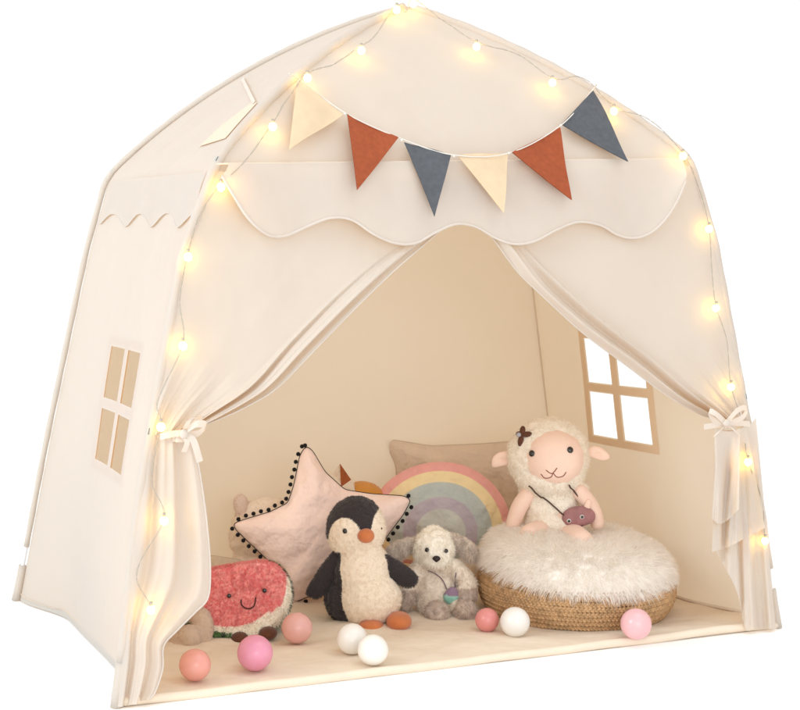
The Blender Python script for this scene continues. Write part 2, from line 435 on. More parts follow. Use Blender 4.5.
def right_tail(cm, i, tt):
    # three overlapping layers of the gathered tail, shortest in front
    top = lambda off: at_front(727, 424, off)
    def layer(tl, hl, off, waves, amp, seed):
        n = len(tl)
        T = bez([(x, y, 0) for x, y in tl], 61); Hh = bez([(x, y, 0) for x, y in hl], 61)
        def fn(s, v):
            a, b2 = T[int(round(s*60))], Hh[int(round(s*60))]
            x, y = lerp(a.x, b2.x, v), lerp(a.y, b2.y, v)
            o = off+amp*sstep(0, .5, v)*math.sin(2*PI*s*waves+seed)+amp*.4*math.sin(2*PI*s*waves*2.3+v*2+seed)*v
            p = at_front(x, y, max(.004, o)); p.z = max(.004, p.z); return p
        cm.grid(fn, 60, 40)
    layer([(715, 428), (723, 431), (733, 431), (740, 428)], [(712, 519), (719, 524), (728, 520), (739, 509)], .044, 1.3, .012, 0)
    layer([(716, 429), (728, 431), (738, 430), (746, 425)], [(712, 552), (726, 548), (742, 540), (765, 528)], .030, 2.0, .011, 1.3)
    layer([(717, 429), (723, 430), (730, 430), (736, 430), (743, 428), (750, 424), (756, 418)], [(714, 548), (724, 566), (737, 592), (745, 628), (755, 629), (765, 629), (776, 629)], .016, 3.1, .0075, 2.2)
cR = curtain(1, [(432, 180), (480, 224), (507, 260), (535, 291), (580, 331), (625, 364), (670, 397), (700, 413), (722, 421)],
        [(722, 424), (730, 500), (745, 600), (750, 628)], (726, 423), hem_fn=right_tail, seed=2.1)
# --- ties (ribbon bows) as parts of the curtains
def ribbon(mb, pts, wdt, axis):
    vs = []
    P = bez(pts, 16); ax = Vector(axis).normalized()
    for p in P: vs += [p-ax*wdt/2, p+ax*wdt/2]
    mb.add(vs, [(2*k, 2*k+1, 2*k+3, 2*k+2) for k in range(15)])
def F(px, py, off): return at_front(px, py, off)
t1 = MB()
ribbon(t1, [F(160, 437, .012), F(172, 434, .03), F(183, 433, .042)], .010, (0, 0, 1))
ribbon(t1, [F(183, 433, .045), F(193, 440, .052), F(200, 462, .05)], .011, (1, 0, .35))
ribbon(t1, [F(182, 435, .045), F(187, 442, .052), F(184, 452, .045)], .009, (1, 0, 0))
ribbon(t1, [F(184, 433, .045), F(196, 424, .06), F(206, 426, .055), F(197, 434, .045), F(185, 435, .045)], .012, (.3, 0, 1))
ribbon(t1, [F(184, 432, .045), F(190, 420, .06), F(200, 417, .05), F(193, 428, .045), F(184, 434, .045)], .010, (1, 0, .3))
t1.ball(F(184, 434, .047), (.007, .006, .008)); t1.build('curtain_tie', M['canvas2'], cL)
t2 = MB()
ribbon(t2, [F(750, 424, .03), F(735, 423, .045), F(722, 424, .048), F(704, 427, .045)], .0105, (0, 0, 1))
ribbon(t2, [F(725, 422, .052), F(716, 414, .06), F(709, 411, .055), F(713, 419, .05), F(724, 424, .05)], .010, (.4, 0, 1))
ribbon(t2, [F(727, 422, .052), F(738, 410, .06), F(747, 408, .055), F(743, 417, .05), F(728, 424, .05)], .010, (-.4, 0, 1))
ribbon(t2, [F(726, 424, .05), F(720, 431, .055), F(714, 436, .05)], .009, (.6, 0, .8))
ribbon(t2, [F(727, 424, .05), F(734, 430, .055), F(741, 437, .05)], .010, (-.6, 0, .8))
t2.ball(F(726, 423, .053), (.008, .006, .007)); t2.build('curtain_tie', M['canvas2'], cR)
# gathered cuff under each knot
for (x, y), c in (((182, 437), cL), ((728, 426), cR)):
    g = MB(); ctr = F(x, y, .022)
    g.grid(lambda u, v: ctr+Vector((math.cos(2*PI*u)*(.013+.003*math.sin(2*PI*u*7)), math.sin(2*PI*u)*.012, (v-.5)*.014)), 42, 4, close=True)
    g.build('gathered_cuff', M['canvas2'], c)

# ================================================================== string lights
bulbs = [(151, 610, 'f'), (164, 521, 'f'), (161, 427, 'f'), (183, 346, 'f'), (188, 257, 'f'), (221, 187, 'f'), (269, 135, 'g'), (304, 87, 'g'), (358, 60, 'g'), (394, 20, 'g'), (411, 14, 'g'),
         (473, 56, 'g'), (548, 91, 'g'), (609, 119, 'g'), (683, 156, 'f'), (709, 229, 'f'), (716, 308, 'f'), (731, 387, 'f'), (748, 462, 'f'), (765, 541, 'f')]
def surf(px, py, k, off): return at_front(px, py, off) if k == 'f' else at_gable(px, py, off)
sl = empty('string_lights', surf(161, 427, 'f', .02)); SLI = Vector(sl.location)
tag(sl, 'string of warm lit round bulbs draped along the front edges of the tent', 'string lights')
wp = []
wire_mid = {0: (137, 572), 1: (152, 480), 2: (158, 400), 3: (180, 300), 4: (200, 215), 5: (246, 160), 6: (282, 110), 7: (330, 72), 8: (372, 44), 9: (403, 20), 10: (440, 28), 11: (515, 62), 12: (580, 85), 13: (650, 120),
            14: (698, 185), 15: (712, 268), 16: (727, 340), 17: (743, 425), 18: (762, 500)}
seq = []
for k, (x, y, s) in enumerate(bulbs):
    offs = {0: .03, 1: .032, 2: .034, 18: .035, 19: .026}.get(k, .021)
    seq.append((x, y-3, s, offs+.004))
    if k in wire_mid: seq.append((*wire_mid[k], s, max(.018, offs-.012)))
P3 = [surf(*q) for q in seq]
path = bez(P3, 420)
wm = MB()
for j in (0, 1):
    wm.tube([p-SLI+Vector((.0009*math.cos(k*.8+PI*j), .0008, .0009*math.sin(k*.8+PI*j)+.002*noise.noise(p*30))) for k, p in enumerate(path)], .00045, 5)
wm.build('wire', M['wire'], sl)
gm = MB(); gm.ball((0, 0, 0), (.0068, .0068, .0074), 16, 12); bulb_me = gm.mesh('bulb'); bulb_me.materials.append(M['bulb'])
cp = MB(); cp.tube([(0, 0, .006), (0, 0, .013)], .0028, 8); cap_me = cp.mesh('cap'); cap_me.materials.append(M['wire'])
for k, (x, y, s) in enumerate(bulbs):
    offs = {0: .03, 1: .032, 2: .034, 18: .035, 19: .026}.get(k, .021)
    b_ = link('bulb', bulb_me, sl); b_.location = surf(x, y, s, offs)-SLI
    c_ = link('bulb_cap', cap_me, b_)

# ================================================================== bunting
bt = empty('bunting', at_gable(400, 150, .02)); BO = Vector(bt.location)
tag(bt, 'bunting of six rust, slate and sand felt pennants across the tent gable', 'bunting')
pens = [([(294, 88), (340, 122), (288, 152)], 'sand', 'pale sand pennant at the far left'), ([(343, 122), (394, 145), (356, 192)], 'rust', 'left rust pennant'), ([(400, 148), (451, 155), (435, 216)], 'slate', 'dark slate pennant at the middle'),
        ([(457, 155), (508, 153), (505, 212)], 'sand', 'pale sand pennant between slate and rust'), ([(511, 153), (555, 135), (572, 200)], 'rust', 'right rust pennant'), ([(557, 131), (589, 98), (628, 162)], 'slate', 'slate pennant at the far right')]
for n_, (tri, mk, lb) in enumerate(pens):
    a, b2, c = [at_gable(*q, .019+.0045*(j == 2)) for j, q in enumerate(tri)]
    nrm = (b2-a).cross(c-a).normalized(); nrm = nrm if nrm.dot(CAM-a) > 0 else -nrm
    pm = MB(); N = 18
    for sgn in (0, 1):
        vs = []; id_ = {}
        for i in range(N+1):
            for j in range(N+1-i):
                u, v = i/N, j/N; p = a+(b2-a)*u+(c-a)*v
                cur = .004*math.sin(PI*(u+v*.5)+n_)*v*1.2+.002*math.sin(6*u+n_*2)
                id_[i, j] = len(vs); vs.append(p-BO+nrm*(cur+sgn*.0012))
        fs = []
        for i in range(N):
            for j in range(N-i):
                fs.append((id_[i, j], id_[i+1, j], id_[i, j+1]))
                if j < N-i-1: fs.append((id_[i+1, j], id_[i+1, j+1], id_[i, j+1]))
        pm.add(vs, fs)
    po = pm.build('pennant', M[mk], bt); po['label'] = lb
cord = MB(); cpts = [(289, 74), (294, 87), (341, 121), (397, 146), (454, 155), (509, 153), (556, 133), (589, 97), (596, 84)]
cord.tube([p-BO for p in bez([at_gable(*q, .021) for q in cpts], 90)], .0011, 6)
for q in ((341, 122), (397, 147), (454, 156), (509, 153), (556, 133)): cord.ball(at_gable(*q, .021)-BO, .0024, 8, 6)
cord.build('cord', M['string'], bt)

# ================================================================== toy helpers
class Toy:
    """Local frame: x to the right seen from the doorway, y away, z up; design points in pixels plus real depth."""
    def __init__(s, name, px, py, z=MZ, dy=0):
        O = at_z(px, py, z); d = O-CAM; d.z = 0; d.normalize(); O = O+d*dy
        d = O-CAM; d.z = 0; d.normalize(); s.O = O; s.f = d; s.r = Vector((d.y, -d.x, 0)); s.rz = math.atan2(-d.x, d.y)
        print(name, [round(q, 3) for q in O]); s.root = empty(name, O, s.rz); s.s = depth(O)/FOC
    def p(s, px, py, dy=0):
        P = on_plane(px, py, s.O+s.f*dy, s.f)-s.O
        return Vector((P.dot(s.r), P.dot(s.f), P.z))
def sphere_rot(ang): return Matrix.Rotation(ang, 3, 'Y')
def chain(mb, pts, rad, n=None):
    P = bez(pts, n or 14); R = bez([(r, 0, 0) for r in rad], n or 14)
    for p, r in zip(P, R): mb.ball(p, max(.001, r.x), 14, 9)
def organic(mb, voxel=.003, smooth=4, disp=0, dscale=60):
    me = mb.mesh('tmp'); o = bpy.data.objects.new('tmp', me); COL.objects.link(o)
    r = o.modifiers.new('r', 'REMESH'); r.mode = 'VOXEL'; r.voxel_size = voxel
    sm_ = o.modifiers.new('s', 'SMOOTH'); sm_.factor = .5; sm_.iterations = smooth
    dg = bpy.context.evaluated_depsgraph_get(); dg.update(); ev = o.evaluated_get(dg); m2 = ev.to_mesh()
    vs = [v.co.copy() for v in m2.vertices]; fs = [tuple(p.vertices) for p in m2.polygons]
    ns = [v.normal.copy() for v in m2.vertices]
    ev.to_mesh_clear(); bpy.data.objects.remove(o); bpy.data.meshes.remove(me)
    if disp: vs = [v+n*disp*noise.noise(v*dscale) for v, n in zip(vs, ns)]
    return vs, fs, ns
def add_fur(mb, vs, fs, colf, n, length, width, droop=.3, jitter=.5, clump=0, var=.12, where=None, comb=None, seg=2, prism=False):
    areas = []; tot = 0; tris = []
    for f in fs:
        for k in range(1, len(f)-1):
            a, b2, c = vs[f[0]], vs[f[k]], vs[f[k+1]]; nr = (b2-a).cross(c-a); ar = nr.length/2
            if ar <= 0: continue
            if where and not where((a+b2+c)/3, nr/(2*ar)): continue
            tot += ar; areas.append(tot); tris.append((a, b2, c, nr/(2*ar)))
    import bisect
    V = []; F = []; C = []; NN = []
    for _ in range(n):
        a, b2, c, nr = tris[min(len(tris)-1, bisect.bisect(areas, random.random()*tot))]
        u, v = random.random(), random.random()
        if u+v > 1: u, v = 1-u, 1-v
        p = a+(b2-a)*u+(c-a)*v
        j = Vector((random.gauss(0, 1), random.gauss(0, 1), random.gauss(0, 1)))*jitter
        if clump:
            cv = noise.noise_vector(p*clump); j += cv*1.3
        d = (nr+j*.6)
        if comb: d += comb(p)
        d.normalize(); L = length*random.uniform(.6, 1.15)
        sd = d.cross(Vector((random.random()-.5, random.random()-.5, random.random()-.5))).normalized()*width/2
        col = colf(p) if callable(colf) else colf
        k = 1+random.uniform(-var, var*.6)
        cc = tuple(min(.97, x*k) for x in col)
        n0 = len(V)
        if prism:
            s2 = d.cross(sd).normalized()*width/2; nn = nr*1.0+d*.25+j*.25
            for q in range(seg+1):
                t = q/seg; pt = p-nr*.0005+d*L*t+Vector((0, 0, -droop*L*t*t)); k2 = 1-t*.85
                for a_ in range(3):
                    o_ = (sd*math.cos(a_*2.0944)+s2*math.sin(a_*2.0944))*k2; V.append(pt+o_); C.append(cc); NN.append(nn+o_/width*.5)
            for q in range(seg):
                b = n0+3*q
                for a_ in range(3): F.append((b+a_, b+(a_+1) % 3, b+3+(a_+1) % 3, b+3+a_))
            continue
        for q in range(seg+1):
            t = q/seg; pt = p-nr*.0005+d*L*t+Vector((0, 0, -droop*L*t*t)); ww = sd*(1-t*.85)
            V += [pt-ww, pt+ww]; C += [cc, cc]; nn = nr+d*.25+j*.22; NN += [nn, nn]
        for q in range(seg): b = n0+2*q; F.append((b, b+1, b+3, b+2))
    if len(mb.n) == len(mb.v): mb.n += NN
    mb.add(V, F, C)
def plush(name, parent, src, colf, voxel=.003, smooth=4, disp=.0012, dscale=70, fur=0, flen=.005, fwid=.0009, m=None, **kw):
    vs, fs, ns = organic(src, voxel, smooth, disp, dscale); mb = MB()
    cols = [colf(v) if callable(colf) else colf for v in vs]
    mb.add(vs, fs, cols)
    if fur: add_fur(mb, vs, fs, colf, fur, flen, fwid, **kw)
    o = mb.build(name, m or M['plush'], parent); o['_'] = 0; del o['_']
    return o, BVHTree.FromPolygons([tuple(v) for v in vs], fs)
def hit(bvh, x, z, off=0, y0=-1):
    h = bvh.ray_cast(Vector((x, y0, z)), Vector((0, 1, 0)))
    if h[0] is None: h = bvh.find_nearest(Vector((x, -.1, z)))
    n = h[1] if h[1].y < 0 else -h[1]
    return h[0]+n*off, n
def hitp(t, bvh, px, py, off=0):
    """where the sight line through the pixel meets the toy's surface (toy frame)"""
    d = ray(px, py); c = CAM-t.O; o = Vector((c.dot(t.r), c.dot(t.f), c.z)); dd = Vector((d.dot(t.r), d.dot(t.f), d.z))
    h = bvh.ray_cast(o, dd)
    if h[0] is None: h = bvh.find_nearest(t.p(px, py, -.03))
    n = h[1] if h[1].dot(dd) < 0 else -h[1]
    return h[0]+n*off, n
def eye(t, bvh, px, py, r, parent, m='black', name='eye', flat=.6):
    p, n = hitp(t, bvh, px, py, 0); e = MB(); rot = n.to_track_quat('Z', 'Y').to_matrix()
    e.ball(p+n*r*.15, (r, r, r*flat), 14, 10, rot=rot)
    return e.build(name, M[m], parent)
def strokes(t, bvh, lists, rad, parent, m, name='mouth', off=.0005):
    mb = MB()
    for L_ in lists:
        pts = [hitp(t, bvh, q.x, q.y, off)[0] for q in bez([(x, y, 0) for x, y in L_], 16)]
        mb.tube(pts, rad, 6)
    return mb.build(name, M[m], parent)
def puff(name, t, outline, center, thick, lean, matl, colf=None, rings=28, parent=None, dy=0, wr=.003, pw=.62, seed=0, pos_only=False):
    """cushion: closed outline in pixels round a centre; two bulging faces meeting at the seam"""
    n = len(outline); z0 = t.p(center[0], center[1], dy)
    def flat(px, py):
        q = t.p(px, py, dy); q2 = t.p(px, py, dy+lean*(q.z)); return q2
    nrm = Vector((0, -1, lean)).normalized(); mb = MB(); ct = flat(*center)
    O = [flat(x, y) for x, y in outline]; cols = []
    for sgn in (1, -1):
        vs = []; cs = []
        for k in range(rings+1):
            rho = (k/rings)**.8
            for i in range(n):
                p = ct+(O[i]-ct)*rho
                h = thick*max(0, 1-rho**2.4)**pw
                wv = noise.noise(Vector((p.x*28+seed, p.z*28, sgn)))*wr*(1-rho*.6)+noise.noise(Vector((p.x*60+seed, p.z*60, sgn)))*wr*.4*(rho)
                vs.append(p+nrm*sgn*(h+wv*(rho < .999)))
                if colf: cs.append(colf(rho, outline[i], p))
        fs = []
        for k in range(rings):
            for i in range(n):
                a = k*n+i; b = k*n+(i+1) % n; fs.append((a, b, b+n, a+n) if sgn > 0 else (a+n, b+n, b, a))
        mb.add(vs, fs, cs if colf else None)
    o = mb.build(name, matl, parent)
    return o, O, nrm, BVHTree.FromPolygons([tuple(v) for v in mb.v], mb.f)
def dense(poly, n, smooth=0):
    """resample a closed polygon; corners can be softened"""
    P = [Vector((x, y, 0)) for x, y in poly]; L = [0]
    for i in range(len(P)): L.append(L[-1]+(P[(i+1) % len(P)]-P[i]).length)
    out = []
    for k in range(n):
        d = L[-1]*k/n; i = max(j for j in range(len(P)) if L[j] <= d); u = (d-L[i])/(L[i+1]-L[i])
        out.append(lerp(P[i], P[(i+1) % len(P)], u))
    for _ in range(smooth): out = [(out[i-1]+out[i]*2+out[(i+1) % n])/4 for i in range(n)]
    return [(q.x, q.y) for q in out]

# ================================================================== balls
def play_ball(px, py, rp, color, label):
    z = MZ+.027
    for _ in range(4): p = at_z(px, py, z); r = rp*depth(p)/FOC; z = MZ+.001+r
    mb = MB(); mb.ball((0, 0, 0), r, 40, 28)
    for v in mb.v:
        a = abs(v.z); v *= 1-.011*math.exp(-(a/(.03*r))**2)
    m = ball_mat('ball_plastic', color)
    o = mb.build('play_ball', m); o.location = p; o.rotation_euler = (random.uniform(.4, 1.2), random.uniform(-.6, .6), random.random()*6)
    tag(o, label, 'ball', 'plastic balls scattered along the tent mat')
play_ball(195, 665, 16, (.74, .34, .28), 'salmon pink plastic ball by the left curtain tail')
play_ball(255, 653, 18, (.72, .29, .40), 'bright bubblegum pink plastic ball in front of the watermelon')
play_ball(297, 628, 15.5, (.72, .40, .36), 'dusty pink plastic ball between watermelon and penguin')
play_ball(352, 639, 15.5, (.80, .77, .72), "white plastic ball touching the penguin's foot")
play_ball(373, 650, 15.5, (.80, .775, .72), 'white plastic ball at the mat edge, nearest of the two before the penguin')
play_ball(487, 620, 12, (.68, .26, .24), 'small coral pink plastic ball beside the white one at the braided pouf')
play_ball(515, 622, 15, (.78, .76, .72), 'white plastic ball resting against the braided pouf')
play_ball(636, 624, 15.5, (.76, .44, .46), 'light pink plastic ball at the right front of the braided pouf')

# ================================================================== penguin
def build_penguin():
    t = Toy('plush_penguin', 362, 624, dy=.03); R = t.root; s = t.s
    tag(R, 'charcoal and cream plush penguin with orange beak and feet sitting in the tent', 'plush toy')
    b = MB(); p = t.p
    b.ball(p(356, 529, .005), (29.5*s, 27*s, 33*s), 24, 16, rot=sphere_rot(.06))
    b.ball(p(352, 537, .0), (24*s, 22*s, 22*s), 20, 14)
    b.ball(p(362, 574, 0), (29*s, 27*s, 36*s), 24, 16); b.ball(p(368, 596, 0), (33.5*s, 32*s, 31*s), 24, 16)
    b.ball(p(350, 597, .01), (26*s, 26*s, 28*s), 20, 14)
    BL, WH = (.040, .031, .032), (.84, .73, .59)
    def col(v):
        # charcoal hood, back and sides; cream cheeks and belly
        q = v+Vector((0, 0, 0)); x, z = q.x/s, q.z/s          # pixels relative to the root
        px = 362+x; py = 624-z*.985
        if v.y > .018: return BL
        if py < 554:
            m1 = ((px-345)/16.5)**2+((py-541)/22)**2 < 1 or ((px-349)/22)**2+((py-548)/18)**2 < 1
            m2 = ((px-379)/9)**2+((py-537)/24)**2 < 1 and px > 369+max(0, (525-py)*.3)
            m3 = ((px-360)/22)**2+((py-552)/13)**2 < 1
            if px > 388 and py < 550: return BL
            return WH if (m1 or m2 or m3) else BL
        e = 340+5*sstep(554, 585, py)-3*sstep(560, 572, py)+7*sstep(600, 625, py)
        return WH if px > e else BL
    body, bv = plush('body', R, b, col, voxel=.0022, smooth=6, disp=.0016, dscale=120, fur=26000, flen=.0042, fwid=.0008, jitter=.9, clump=90, var=.14, droop=.2)
    for sg, pts, rd in ((-1, [(340, 556), (330, 572), (318, 588), (312, 592)], [9, 11, 9.5, 6]), (1, [(384, 560), (396, 571), (408, 579), (413, 579)], [6, 10, 9, 5.5])):
        wb = MB(); chain(wb, [p(x, y, -.012 if sg > 0 else 0) for x, y in pts], [r*s for r in rd])
        for v in wb.v: v.y = v.y*.75
        plush('wing', R, wb, BL, voxel=.0022, smooth=4, disp=.001, dscale=120, fur=3500, flen=.004, fwid=.0008, jitter=.9, var=.16)
    bk = MB(); c, n = hitp(t, bv, 366, 535.5)
    bk.ball(c+Vector((0, -.003, 0)), (8.4*s, 9*s, 7.2*s), 20, 14); bk.build('beak', M['beak'], R)
    eye(t, bv, 345, 531, 2.6*s, R); eye(t, bv, 381.5, 528.5, 1.1*s, R, m='brown')
    for (x, y, rx, rz_) in ((371, 628, 13, 8.5), (399, 622, 13, 9)):
        f = MB(); f.ball(p(x, y-1, -.042), (rx*s, 17*s, rz_*s), 20, 14); f.ball(p(x-2, y, -.025), (11*s, 16*s, 7*s), 20, 14)
        vs, fs, ns = organic(f, .0025, 4, .0006, 80); mb = MB(); mb.add(vs, fs); mb.build('foot', M['beak'], R)
build_penguin()

# ================================================================== small lamb
def build_lamb():
    t = Toy('plush_lamb', 438, 614, dy=.035); R = t.root; s = t.s; p = t.p
    tag(R, 'small oatmeal plush lamb with grey brown ears and a purple and mint pendant', 'plush toy')
    OAT, GB, WHT = (.88, .80, .69), (.52, .41, .34), (.93, .88, .78)
    b = MB(); b.ball(p(437, 590, .005), (23*s, 20*s, 26*s), 20, 14); b.ball(p(437, 572, .005), (18*s, 16*s, 20*s), 20, 14)
    b.ball(p(434, 548, -.006), (20*s, 20*s, 21*s), 22, 16)
    b.ball(p(436, 557, -.022), (15*s, 14*s, 13*s), 20, 14)          # muzzle
    # arms, legs in the same body
    chain(b, [p(420, 568, -.006), p(410, 582, -.018), p(406, 600, -.022)], [9*s, 9*s, 9.5*s])
    chain(b, [p(456, 568, -.008), p(466, 582, -.018), p(466, 596, -.028)], [9*s, 9*s, 10*s])
    chain(b, [p(428, 604, -.01), p(433, 609, -.04), p(438, 613, -.062)], [11*s, 10.5*s, 11.5*s])
    chain(b, [p(452, 602, -.01), p(460, 607, -.035), p(466, 612, -.055)], [10*s, 10*s, 11.5*s])
    def col(v):
        px = 438+v.x/s; py = 614-v.z/s*.985
        k = noise.noise(v*70)*.5+.5
        if py < 568 and ((px-434)/21)**2+((py-552)/22)**2 < 1.15: return WHT
        if v.y < -.052 : return tuple(lerp(a, c, .25*k) for a, c in zip(GB, OAT))
        if (px < 416 and py > 591) or (px > 457 and 588 < py < 603 and v.y < -.012): return tuple(lerp(a, c, .25*k) for a, c in zip(GB, OAT))
        return tuple(lerp(a, c, .18*k) for a, c in zip(OAT, GB))
    body, bv = plush('body', R, b, col, voxel=.0022, smooth=3, disp=.0045, dscale=75, fur=28000, flen=.0065, fwid=.0009, jitter=1.1, clump=110, var=.16, droop=.4)
    for sg, pts, rd in ((-1, [(418, 541), (406, 546), (395, 552), (389, 556)], [5, 8, 9, 6]), (1, [(451, 537), (461, 543), (470, 552), (473, 556)], [5, 7, 8.5, 6])):
        e = MB(); chain(e, [p(x, y, 0) for x, y in pts], [r*s for r in rd])
        for v in e.v: v.y = v.y*.6
        plush('ear', R, e, lambda v: tuple(lerp(a, c, .15+.6*(noise.noise(v*120)*.5+.5)) for a, c in zip(GB, OAT)), voxel=.0022, smooth=3, disp=.002, dscale=100, fur=4500, flen=.0068, fwid=.0009, jitter=1.1, clump=100, var=.3, droop=.6)
    eye(t, bv, 427, 549.5, 2.3*s, R).scale; eye(t, bv, 446, 550.5, 2.1*s, R)
    for o in R.children:
        if o.name.startswith('eye'): o.location.y = -.004
    c, n = hitp(t, bv, 436.5, 558.5); nb = MB(); nb.ball(c+Vector((0, -.005, 0)), (4*s, 3*s, 3.2*s), 16, 10)
    for v in nb.v:
        if v.z < c.z: v.x = c.x+(v.x-c.x)*(1-.6*min(1, (c.z-v.z)/(3.2*s)))
    nb.build('nose', mat('dark_nose', (.02, .012, .012), .6), R)
    # pendant
    cd = MB(); pts = [hitp(t, bv, x, y, .005)[0] for x, y in ((430, 569), (436, 574), (442, 581), (447, 589))]; cd.tube(bez(pts, 14), .0011, 6)
    pts = [hitp(t, bv, x, y, .005)[0] for x, y in ((456, 573), (456, 582), (454, 589))]; cd.tube(bez(pts, 10), .0011, 6)
    pend, n = hitp(t, bv, 450, 594, .009)
    pm = MB(); pm.ball((0, 0, 0), (9*s, 4.5*s, 9*s), 24, 18); 
    def pc(v):
        z = v.z/(9*s); k = noise.noise(v*300)*.25
        return (.25, .52, .42) if z+k < -.15 else ((.36, .60, .52) if z+k < .12 else (.30, .20, .29))
    for v in pm.v:
        if v.z > 0: v.x *= 1-.35*(v.z/(9*s))
    pm.c = [pc(v) for v in pm.v]; pm.v = [v+pend for v in pm.v]
    po = pm.build('pendant', mat('felt_pendant', rough=.8, attr=True, bump=.3, bscale=500, sheen=.2), R)
    cd.build('pendant_cord', mat('mauve_cord', (.20, .13, .17), .8), po)
build_lamb()

# ================================================================== watermelon
def build_melon():
    t = Toy('plush_watermelon', 240, 642, dy=.055); R = t.root; s = t.s; p = t.p
    tag(R, 'smiling plush watermelon slice with pink red pile and white rim by the left curtain', 'plush toy')
    out = dense([(168, 582), (182, 574), (225, 566), (262, 560), (278, 563), (289, 578), (292, 594), (288, 611), (277, 626), (259, 638), (235, 644), (208, 641), (186, 630), (172, 605)], 64, 3)
    b = MB(); n = len(out); th = .034
    vs = []
    for dy, k in ((-th, .93), (-th*.5, 1), (th*.6, 1.0), (th*1.5, .9)):
        lean = lambda z: z*.25
        for x, y in out:
            x2, y2 = 232+(x-232)*k, 598+(y-598)*k; q = p(x2, y2, dy); vs.append(p(x2, y2, dy+q.z*.28))
    fs = [(r*n+i, r*n+(i+1) % n, (r+1)*n+(i+1) % n, (r+1)*n+i) for r in range(3) for i in range(n)]
    fs.append(tuple(range(n))[::-1]); fs.append(tuple(3*n+i for i in range(n)))
    b.add(vs, fs)
    import itertools
    def dist(px, py):
        best = 1e9; arg = None
        for i in range(n):
            ax, ay = out[i]; bx, by = out[(i+1) % n]; dx, dy = bx-ax, by-ay; L2 = dx*dx+dy*dy or 1
            u = max(0, min(1, ((px-ax)*dx+(py-ay)*dy)/L2)); dd = math.hypot(px-ax-dx*u, py-ay-dy*u)
            if dd < best: best = dd; arg = (ax+dx*u, ay+dy*u)
        return best, arg
    RED, REDD, WHT, GR, DG = (.86, .37, .34), (.74, .17, .17), (.88, .82, .70), (.09, .17, .055), (.02, .05, .02)
    cache = {}
    def col(v):
        yy = v.y-v.z*.28
        px = 240+v.x/s; py = 642-(v.z/s)*.98-(yy)*8
        key = (round(px*1.5), round(py*1.5)); 
        if key not in cache: cache[key] = dist(px, py)
        d, (ax, ay) = cache[key]
        top = ay < 572 and ax < 272
        k = .3*(noise.noise(v*45)*.5+.5)+.7*(noise.noise(v*230)*.5+.5)
        red = tuple(lerp(a, c, sstep(.3, .7, k)) for a, c in zip(RED, REDD))
        if yy > -.012:
            if top and yy < .025: return RED
            return GR if math.sin(v.x*120+noise.noise(v*40)*2) > -.1 else DG
        if top: return (.84, .38, .35) if d < 2.5 else red
        if d < 6.5 and ay > 628 and ax < 232: return GR if math.sin(px*.5+noise.noise(v*60)) > -.5 else DG
        if d < (12 if ay > 625 else (5 if ax > 284 else 8)): return WHT
        return red
    body, bv = plush('body', R, b, col, voxel=.0024, smooth=8, disp=.002, dscale=80, fur=36000, flen=.0075, fwid=.001, jitter=1.1, clump=150, var=.25, droop=.3)
    strokes(t, bv, [[(241, 600), (242, 605), (248, 609), (254, 606), (256, 598)]], .0012, R, 'darkstitch', off=.004)
    for x, y in ((229, 596), (264, 591)):
        pt, nn = hitp(t, bv, x, y, .005); e = MB(); e.ball(pt, (.0042, .003, .0042), 14, 10); e.build('eye', M['black'], R)
    for x, y in ((240, 644), (268, 639)):
        f = MB(); f.ball(p(x, y-6, -.03), (.017, .024, .012), 18, 12); f.build('foot', M['brown'], R)
build_melon()

# ================================================================== star cushion
def build_star():
    t = Toy('star_cushion', 325, 602); R = t.root; s = t.s
    tag(R, 'pale pink star cushion edged with small black pompoms standing behind the penguin', 'cushion')
    poly = [(306, 446), (312, 450), (325, 472), (345, 490), (372, 494), (404, 496), (411, 500), (403, 515), (390, 532), (378, 550), (380, 575), (388, 600), (380, 606), (350, 596), (320, 592), (295, 602), (282, 606), (280, 596), (286, 578), (276, 568), (255, 548), (236, 530), (233, 524), (240, 521), (270, 512), (288, 503), (294, 485), (300, 455)]
    o = dense(poly, 220, 2)
    c = (322, 530)
    def col(rho, q, p): return (.88, .68, .60)
    so, O, nrm, bv = puff('cover', t, o, c, .046, .14, M['cloth'], col, parent=R, wr=.007, pw=.6, seed=3)
    pm = MB(); pm.tube(O, .0013, 6, closed=True); pm.build('piping', M['yarn'], R)
    pg = MB(); pg.ball((0, 0, 0), .0042, 12, 8)
    for v in pg.v: v *= 1+.14*noise.noise(v*900)
    vs, fs = list(pg.v), list(pg.f)
    add_fur(pg, vs, fs, (.012, .011, .012), 160, .0016, .0006, jitter=.8); pg.c = []
    pme = pg.mesh('pompom'); pme.materials.append(M['yarn'])
    # pompoms along the two upper left edges, the lower left edge and the right arm's lower edge
    n = len(O); per = 0; last = None
    cc = t.p(*c)
    for i in range(n):
        x, y = o[i]
        ok = (x < 306 and y < 600) or (x < 300 and y < 590) or (x > 385 and y > 497 and y < 560) or (306 <= x < 312 and y < 452)
        if not ok: continue
        if last is not None and (O[i]-last).length < .0135: continue
        last = O[i]; d = (O[i]-O[i-1]).cross(nrm).normalized(); d = d if d.dot(O[i]-cc) > 0 else -d
        q = link('pompom', pme, R); q.location = O[i]+d*random.uniform(.0045, .0075)+nrm*.002
build_star()

